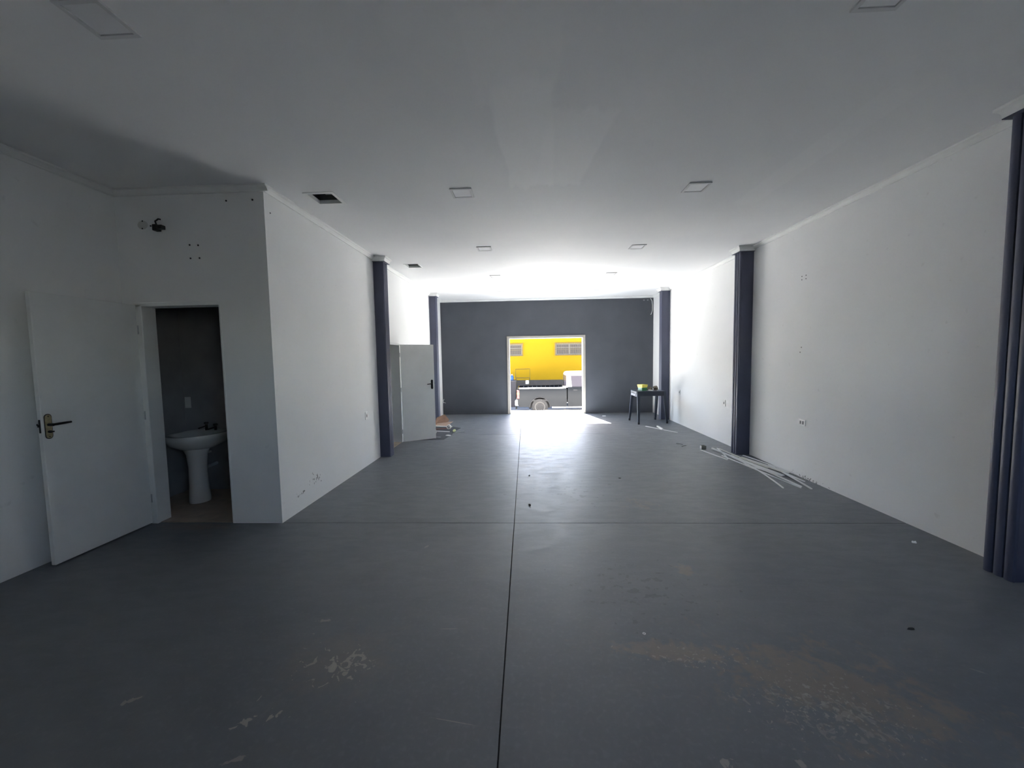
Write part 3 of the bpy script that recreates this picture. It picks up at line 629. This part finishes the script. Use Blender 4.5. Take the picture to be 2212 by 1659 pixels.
crp('crumpled_paper', M_PLASTIC, (-1.60, 7.58, .012), .06, .04, .018, 12, 'flat white paper scrap at the corner of the black sheet', 'paper scrap')
tag(quick('twig', mat('pale_stick', (0.45, 0.45, 0.43), .7), None, lambda bm: tube(bm, [(-1.52, 7.88, .006), (-1.44, 8.0, .012), (-1.36, 8.07, .006)], .005, 6), True, True), 'thin pale stick beside the lime green wrapper', 'stick')
# floor litter
def flake(name, m, c, rx, ry, h, seed, label, cat):
    rnd = random.Random(seed); n = 9
    pts = [(c[0] + rx * (.6 + .5 * rnd.random()) * math.cos(2 * math.pi * j / n), c[1] + ry * (.6 + .5 * rnd.random()) * math.sin(2 * math.pi * j / n)) for j in range(n)]
    bm = bmesh.new(); top = [(c[0] + (x - c[0]) * .8, c[1] + (y - c[1]) * .8) for x, y in pts]
    loft(bm, [[(x, y, 0) for x, y in pts], [(x, y, h * (.7 + .6 * rnd.random())) for x, y in top]])
    return tag(mk(name, bm, m, base=True), label, cat)
flake('paper_scrap', M_PLASTIC, (3.07, 3.14), .022, .014, .012, 1, 'tiny white paper scrap on the floor near the nearest dark column', 'paper scrap')
flake('paper_scrap', M_PLASTIC, (1.93, 9.95), .05, .03, .02, 2, 'tiny white paper scrap at the foot of the charcoal wall', 'paper scrap')
flake('leaf', M_BLACKPL, (2.09, 2.13), .022, .008, .008, 3, 'small black leaf fragment on the floor facing the dark column', 'leaf')
flake('leaf', mat('grey_leaf', (.06, .06, .055), .8), (0.0, 3.94), .016, .02, .012, 4, 'small dark dry leaf by the long floor joint', 'leaf')
flake('leaf', mat('grey_leaf', (.06, .06, .055), .8), (0.0, 4.95), .012, .02, .008, 5, 'tiny dark crumb beside the long joint beyond the dry leaf', 'crumb')
flake('leaf', mat('grey_leaf', (.06, .06, .055), .8), (1.13, 4.83), .02, .012, .006, 6, 'dark crumb of dirt on the bright floor before the opening', 'crumb')
nut = thing('washer', (0.62, 2.07, 0), 'tiny steel washer lying on the floor beside the brown wear', 'washer')
bm = bmesh.new(); rg = [[bm.verts.new((.62 + r_ * math.cos(2 * math.pi * j / 16), 2.07 + r_ * math.sin(2 * math.pi * j / 16), z)) for j in range(16)] for r_, z in ((.004, 0), (.009, 0), (.009, .002), (.004, .002))]
for k_ in range(4):
    for j in range(16): bm.faces.new((rg[k_][j], rg[k_][(j + 1) % 16], rg[(k_ + 1) % 4][(j + 1) % 16], rg[(k_ + 1) % 4][j]))
mk('ring', bm, M_STEEL, nut)

# ------------------------------------------------------------------ the street outside
ROADZ = -0.90
def slope(y): return -.006 - (y - (YB + .16)) * .324 / (13.6 - (YB + .16))
YM = 12.35
tag(quick('entrance_ramp', mat('dimmed_concrete', (0.10, 0.099, 0.098), 0.85, noise=0.12, nscale=3, bump=0.2, bscale=25), None, lambda bm: prism(bm, [(YB + .16, -.006), (YM, slope(YM)), (YM, -1.3), (YB + .16, -1.3)], 0, -14, 16)), 'ramp strip directly outside the opening, darkened to cut bounce light indoors', 'ramp', kind='structure')  # separate strip made darker than the pavement to weaken bounce on the ceiling
tag(quick('sidewalk', mat('pale_concrete', (0.72, 0.70, 0.66), 0.85, noise=0.1, nscale=2, bump=0.2, bscale=25), None, lambda bm: prism(bm, [(YM, slope(YM)), (13.6, -.33), (13.7, -.50), (15.2, ROADZ), (15.2, -1.3), (YM, -1.3)], 0, -14, 16)), 'sunlit pale pavement between the ramp and the street', 'pavement', kind='structure')
tag(quick('road', mat('asphalt', (0.09, 0.09, 0.092), 0.9, noise=0.2, nscale=6, bump=0.4, bscale=60), None, lambda bm: box(bm, -14, 16, 15.15, 24, -1.4, ROADZ)), 'sunlit asphalt street beneath the pickup', 'road', kind='structure')

# building across the street
YW = 21.0
M_YEL = mat('yellow_wall_paint', (0.152, 0.092, 0.0048), 0.9, spec=0.03, noise=0.03, nscale=1.5, bump=0.1, bscale=30)
bd = thing('building', (0, YW + 1, ROADZ), 'bright yellow street building with barred windows and a dark base', 'building')
def facade(bm):
    wz0, wz1 = 1.66, 2.25
    xs = [(-1.78, -.30), (1.50, 2.98)]
    prev = -14
    for x0, x1 in xs:
        box(bm, prev, x0, YW, YW + .2, ROADZ, 3.3); box(bm, x0, x1, YW, YW + .2, ROADZ, wz0); box(bm, x0, x1, YW, YW + .2, wz1, 3.3); prev = x1
    box(bm, prev, 16, YW, YW + .2, ROADZ, 3.3); box(bm, -14, 16, YW + .2, YW + 3, ROADZ, 3.3)
quick('yellow_wall', M_YEL, bd, facade)
quick('base_band', mat('grey_base_band', (0.035, 0.031, 0.028), 0.9, spec=0.05, noise=0.15, nscale=4), bd, lambda bm: box(bm, -14, 16, YW - .03, YW, ROADZ, .32))
quick('shading_eaves', mat('coping_concrete', (.4, .39, .37), .8), bd, lambda bm: box(bm, -14.1, 16.1, YW - .9, YW + 3.05, 3.3, 3.42))  # unseen overhang, added to keep sky light off the yellow wall
M_WFR = mat('window_frame_grey', (0.10, 0.095, 0.09), 0.6, spec=0.1)
M_PANE = mat('window_pane', (0.038, 0.035, 0.037), 0.25, spec=0.08)
M_BAR = mat('grille_bar', (0.075, 0.058, 0.03), 0.6, spec=0.1)
bm = bmesh.new(); box(bm, -.010, .010, -.010, .010, 0, .70); bar_mesh = mk('bar', bm, M_BAR, None)
first_bar = bar_mesh
for x0, x1 in ((-1.78, -.30), (1.50, 2.98)):
    bm = bmesh.new()
    for a, b in ((x0, x0 + .05), (x1 - .05, x1), ((x0 + x1) / 2 - .03, (x0 + x1) / 2 + .03)): box(bm, a, b, YW + .05, YW + .11, 1.66, 2.25)
    for a, b in ((1.66, 1.71), (2.20, 2.25), (2.03, 2.06)): box(bm, x0 + .05, x1 - .05, YW + .055, YW + .105, a, b)
    wn_ = mk('window', bm, M_WFR, bd)
    for a, b in ((x0 + .05, (x0 + x1) / 2 - .03), ((x0 + x1) / 2 + .03, x1 - .05)):
        quick('pane', M_PANE, wn_, lambda bm: box(bm, a, b, YW + .075, YW + .085, 1.71, 2.20))
    for z in (1.635, 1.95, 2.28):
        quick('grille_rail', M_BAR, wn_, lambda bm: box(bm, x0 - .05, x1 + .05, YW - .095, YW - .075, z - .012, z + .012))
    for k_ in range(18):
        xx = x0 - .04 + (x1 - x0 + .08) * k_ / 17
        c = first_bar if first_bar.parent is None else first_bar.copy()
        if c is not first_bar: COL.objects.link(c)
        c.parent = wn_; c.matrix_parent_inverse = Matrix.Identity(4); c.location = (xx, YW - .085, 1.61)

# black pickup
PY0, PY1 = 16.30, 18.02
M_CAR = mat('black_car_paint', (0.0035, 0.0041, 0.0052), 0.12, spec=0.035)
M_CARTOP = mat('car_paint_sheen', (0.11, 0.11, 0.115), 0.3, spec=0.2)  # same black paint, lightened to put bright reflections into roof and rear pillars
M_TYRE = mat('tyre_rubber', (0.016, 0.0155, 0.0155), 0.85, spec=0.08, noise=0.2, nscale=20)
M_GLASS = mat('car_glass', (0.018, 0.016, 0.020), 0.06, spec=0.08)
M_CARTRIM = mat('car_black_trim', (0.010, 0.010, 0.011), 0.5, spec=0.08)
M_RED = mat('tail_lamp_red', (0.13, 0.022, 0.022), 0.25, spec=0.08)
pk = thing('pickup_truck', (1.9, 17.16, ROADZ), 'black pickup truck parked across the street opening, open cargo bed', 'pickup truck')
WX1, WX2, WZ, WR = 0.487, 3.42, ROADZ + .345, .345
def side_profile(x0, x1, ztop, arches, zb=-.55):
    pts = [(x0, zb + .12), (x0 + .08, zb)]
    for cx in arches:
        pts += [(cx - .43, zb)] + [(cx + .43 * math.cos(a), WZ - .01 + .43 * math.sin(a)) for a in [math.pi - math.pi * i / 14 for i in range(15)]] + [(cx + .43, zb)]
    return pts
# cargo bed: two sides, floor, front board
bed = side_profile(-.46, 1.62, .23, [WX1]) + [(1.62, -.55), (1.62, .20), (1.5, .235), (-.36, .235), (-.42, .19), (-.46, .05)]
for y0, y1 in ((PY0, PY0 + .07), (PY1 - .07, PY1)):
    s_ = quick('bed_side', M_CAR, pk, lambda bm: prism(bm, bed, 1, y0, y1))
    quick('bed_rail', M_CARTRIM if y0 > 17 else M_STEEL, s_, lambda bm: box(bm, -.38, 1.58, y0 - .015, y1 + .015, .225, .265, .012, 2))
    quick('arch_lip', M_CARTRIM, s_, lambda bm: tube(bm, [(WX1 + .435 * math.cos(math.pi * i / 14), (y0 - .004) if y0 < 17 else (y1 + .004), WZ - .01 + .435 * math.sin(math.pi * i / 14)) for i in range(15)], .02, 6), True)
    for k_ in range(9):
        quick('rope_hook', M_STEEL, s_, lambda bm: tube(bm, [(-.2 + k_ * .2, y1 if y0 < 17 else y0, .21), (-.2 + k_ * .2, (y1 + .03) if y0 < 17 else (y0 - .03), .19)], .012, 6))
quick('bed_floor', M_CARTRIM, pk, lambda bm: box(bm, -.40, 1.60, PY0 + .06, PY1 - .06, -.32, -.24))
for cx in (WX1, WX2):
    quick('wheel_well', M_CARTRIM, pk, lambda bm: (box(bm, cx - .47, cx + .47, PY0 + .27, PY1 - .27, -.62, -.10), box(bm, cx - .47, cx + .47, PY0 + .065, PY1 - .065, -.125, -.10)))
quick('bed_headboard', M_CARTRIM, pk, lambda bm: box(bm, 1.52, 1.60, PY0 + .06, PY1 - .06, -.3, .25))
tg = quick('tailgate', M_CAR, pk, lambda bm: box(bm, -.465, -.40, PY0 + .07, PY1 - .07, -.28, .23, .015, 2))
quick('tailgate_handle', M_CARTRIM, tg, lambda bm: box(bm, -.48, -.46, 17.08, 17.24, .08, .14, .005, 1))
quick('rear_bumper', M_STEEL, pk, lambda bm: box(bm, -.56, -.42, PY0 + .02, PY1 - .02, -.50, -.30, .03, 3))
for y0, y1 in ((PY0 - .006, PY0 + .14), (PY1 - .14, PY1 + .006)):
    tl = quick('tail_light', M_RED, pk, lambda bm: box(bm, -.475, -.375, y0, y1, -.19, .165, .012, 2))
    quick('turn_lens', mat('amber_lens', (.15, .06, .025), .25, spec=.08), tl, lambda bm: box(bm, -.480, -.372, y0 - .003, y1 + .003, -.02, .06, .008, 1))
# cab: lower body to the bonnet, greenhouse, roof
cabp = side_profile(1.66, 4.4, 0, []) [:1] + [(1.66, -.55), (WX2 - .43, -.55)] + [(WX2 + .43 * math.cos(a), WZ - .01 + .43 * math.sin(a)) for a in [math.pi - math.pi * i / 14 for i in range(15)]] + [(WX2 + .43, -.55), (4.28, -.52), (4.33, -.30), (4.32, .02), (4.22, .14), (3.35, .245), (3.2, .26), (1.66, .27)]
bm = bmesh.new(); prism(bm, cabp, 1, PY0, PY1); mk('cab_body', bm, M_CAR, pk)
gy0, gy1 = PY0 + .03, PY1 - .03; ty0, ty1 = PY0 + .17, PY1 - .17
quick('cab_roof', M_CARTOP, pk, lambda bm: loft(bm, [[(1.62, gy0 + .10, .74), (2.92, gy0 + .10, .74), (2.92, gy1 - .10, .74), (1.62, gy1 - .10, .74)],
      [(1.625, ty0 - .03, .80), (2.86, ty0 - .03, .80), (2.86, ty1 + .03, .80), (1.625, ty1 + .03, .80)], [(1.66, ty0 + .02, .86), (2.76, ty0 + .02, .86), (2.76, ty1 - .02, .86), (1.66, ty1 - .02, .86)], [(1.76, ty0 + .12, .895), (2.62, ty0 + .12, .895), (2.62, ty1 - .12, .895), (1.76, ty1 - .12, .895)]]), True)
def pillar(bm, p, q, w): bar(bm, p, q, w, .05)
for ya, yb in ((gy0, gy0 + .12), (gy1, gy1 - .12)):
    sgn = 1 if ya < 17 else -1
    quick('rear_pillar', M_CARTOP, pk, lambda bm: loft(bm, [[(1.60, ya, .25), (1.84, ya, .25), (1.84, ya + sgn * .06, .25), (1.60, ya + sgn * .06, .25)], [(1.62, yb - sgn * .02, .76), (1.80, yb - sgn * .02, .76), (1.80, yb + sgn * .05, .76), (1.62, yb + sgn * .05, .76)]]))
    quick('front_pillar', M_CAR, pk, lambda bm: loft(bm, [[(3.12, ya, .25), (3.24, ya, .25), (3.24, ya + sgn * .06, .25), (3.12, ya + sgn * .06, .25)], [(2.82, yb - sgn * .02, .76), (2.92, yb - sgn * .02, .76), (2.92, yb + sgn * .05, .76), (2.82, yb + sgn * .05, .76)]]))
    quick('side_window', M_GLASS, pk, lambda bm: loft(bm, [[(1.82, ya + sgn * .015, .26), (3.14, ya + sgn * .015, .26), (3.14, ya + sgn * .03, .26), (1.82, ya + sgn * .03, .26)], [(1.78, yb, .75), (2.84, yb, .75), (2.84, yb + sgn * .015, .75), (1.78, yb + sgn * .015, .75)]]))
    dy = (PY0 - .006, PY0 + .004) if sgn > 0 else (PY1 - .004, PY1 + .006)
    dp = quick('door', M_CAR, pk, lambda bm: prism(bm, [(1.80, -.45), (2.92, -.45), (2.95, -.1), (3.08, .25), (1.80, .25)], 1, *dy))
    quick('door_handle', M_CARTRIM, dp, lambda bm: box(bm, 1.88, 2.06, dy[0] - .02 if sgn > 0 else dy[1] - .005, dy[0] + .005 if sgn > 0 else dy[1] + .02, .13, .17, .006, 1))
    quick('sill', M_STEEL, pk, lambda bm: box(bm, 1.0, 2.95, (PY0 - .03) if sgn > 0 else (PY1 - .06), (PY0 + .06) if sgn > 0 else (PY1 + .03), -.60, -.55, .012, 2))
    mir = quick('mirror', M_CAR, pk, lambda bm: box(bm, 2.98, 3.08, (PY0 - .2) if sgn > 0 else (PY1 + .02), (PY0 - .02) if sgn > 0 else (PY1 + .2), .28, .46, .03, 3))
quick('rear_window', M_GLASS, pk, lambda bm: loft(bm, [[(1.60, gy0 + .06, .26), (1.615, gy0 + .06, .26), (1.615, gy1 - .06, .26), (1.60, gy1 - .06, .26)], [(1.62, gy0 + .14, .75), (1.635, gy0 + .14, .75), (1.635, gy1 - .14, .75), (1.62, gy1 - .14, .75)]]))
quick('windscreen', M_GLASS, pk, lambda bm: loft(bm, [[(3.22, gy0 + .06, .25), (3.235, gy0 + .06, .25), (3.235, gy1 - .06, .25), (3.22, gy1 - .06, .25)], [(2.89, gy0 + .14, .75), (2.905, gy0 + .14, .75), (2.905, gy1 - .14, .75), (2.89, gy1 - .14, .75)]]))
SEAT = mat('red_brown_seat', (.30, .12, .10), .8)
quick('front_bumper', M_STEEL, pk, lambda bm: box(bm, 4.28, 4.42, PY0 + .02, PY1 - .02, -.5, -.28, .03, 3))
for y in (PY0 + .2, PY1 - .2): quick('headlight', M_CERAMIC, pk, lambda bm: box(bm, 4.27, 4.345, y - .14, y + .14, -.18, -.02, .02, 2))
for cx in (WX1, WX2):
    for yc, s_ in ((PY0 + .13, -1), (PY1 - .13, 1)):
        ty = quick('tyre', M_TYRE, pk, lambda bm: lathe(bm, [(.20, -.10), (.30, -.11), (.338, -.09), (.345, -.05), (.345, .05), (.338, .09), (.30, .11), (.20, .10)], (cx, yc, WZ), 32, axis=1), True)
        rm = quick('rim', mat('steel_rim', (.035, .033, .031), .5, spec=.15), ty, lambda bm: lathe(bm, [(.03, s_ * .075), (.09, s_ * .085), (.15, s_ * .07), (.19, s_ * .105), (.215, s_ * .112), (.215, s_ * .08), (.05, s_ * .04)], (cx, yc, WZ), 28, axis=1), True)

# frame stand and bits behind the pickup
M_THIN = mat('dark_steel_tube', (0.02, 0.018, 0.012), 0.5, spec=0.05)
fs = thing('metal_frame_stand', (-.25, 18.6, ROADZ), 'thin dark metal rectangular frame on posts behind the pickup tailgate', 'frame stand')
quick('top_loop', M_THIN, fs, lambda bm: (tube(bm, [(-.59, 18.6, .57), (-.59, 18.6, .99), (.09, 18.6, .995), (.09, 18.6, .565), (-.59, 18.6, .57)], .013, 8)))
for x in (-.58, .08): quick('post', M_THIN, fs, lambda bm: tube(bm, [(x, 18.6, .57), (x + .01, 18.6, .3), (x, 18.6, ROADZ)], .014, 8))
quick('white_plate', M_PLASTIC, fs, lambda bm: box(bm, -.11, .03, 18.57, 18.60, .28, .44, .005, 1))
quick('cross_bar', M_THIN, fs, lambda bm: tube(bm, [(-.58, 18.6, .34), (.08, 18.6, .34)], .013, 8))
for x in (-.58, .08): quick('foot', M_THIN, fs, lambda bm: box(bm, x - .03, x + .03, 18.35, 18.85, ROADZ, ROADZ + .03))
bx2 = thing('storage_bin', (-1.1, 19.4, ROADZ), 'dark grey street bin with a lid beside the pickup tailgate', 'bin')
quick('bin_body', mat('bin_grey', (.022, .021, .024), .6, spec=.08), bx2, lambda bm: loft(bm, [[(-1.50, 19.1, ROADZ), (-.66, 19.1, ROADZ), (-.66, 19.7, ROADZ), (-1.5, 19.7, ROADZ)], [(-1.56, 19.05, .36), (-.58, 19.05, .36), (-.58, 19.75, .36), (-1.56, 19.75, .36)]]))
quick('bin_lid', mat('bin_lid', (.03, .029, .032), .5, spec=.08), bx2, lambda bm: box(bm, -1.58, -.565, 19.03, 19.77, .36, .42, .015, 2))
jg = thing('water_jug', (-.80, 19.3, .42), 'blue plastic jug standing on the grey street bin', 'jug')
quick('jug_body', mat('blue_plastic', (.02, .05, .12), .4, spec=.1), jg, lambda bm: lathe(bm, [(.07, .42), (.085, .44), (.085, .60), (.05, .66), (.03, .68)], (-.80, 19.3, 0), 18), True)
quick('jug_cap', M_PLASTIC, jg, lambda bm: lathe(bm, [(.032, .675), (.032, .72), (.02, .725)], (-.80, 19.3, 0), 12), True)
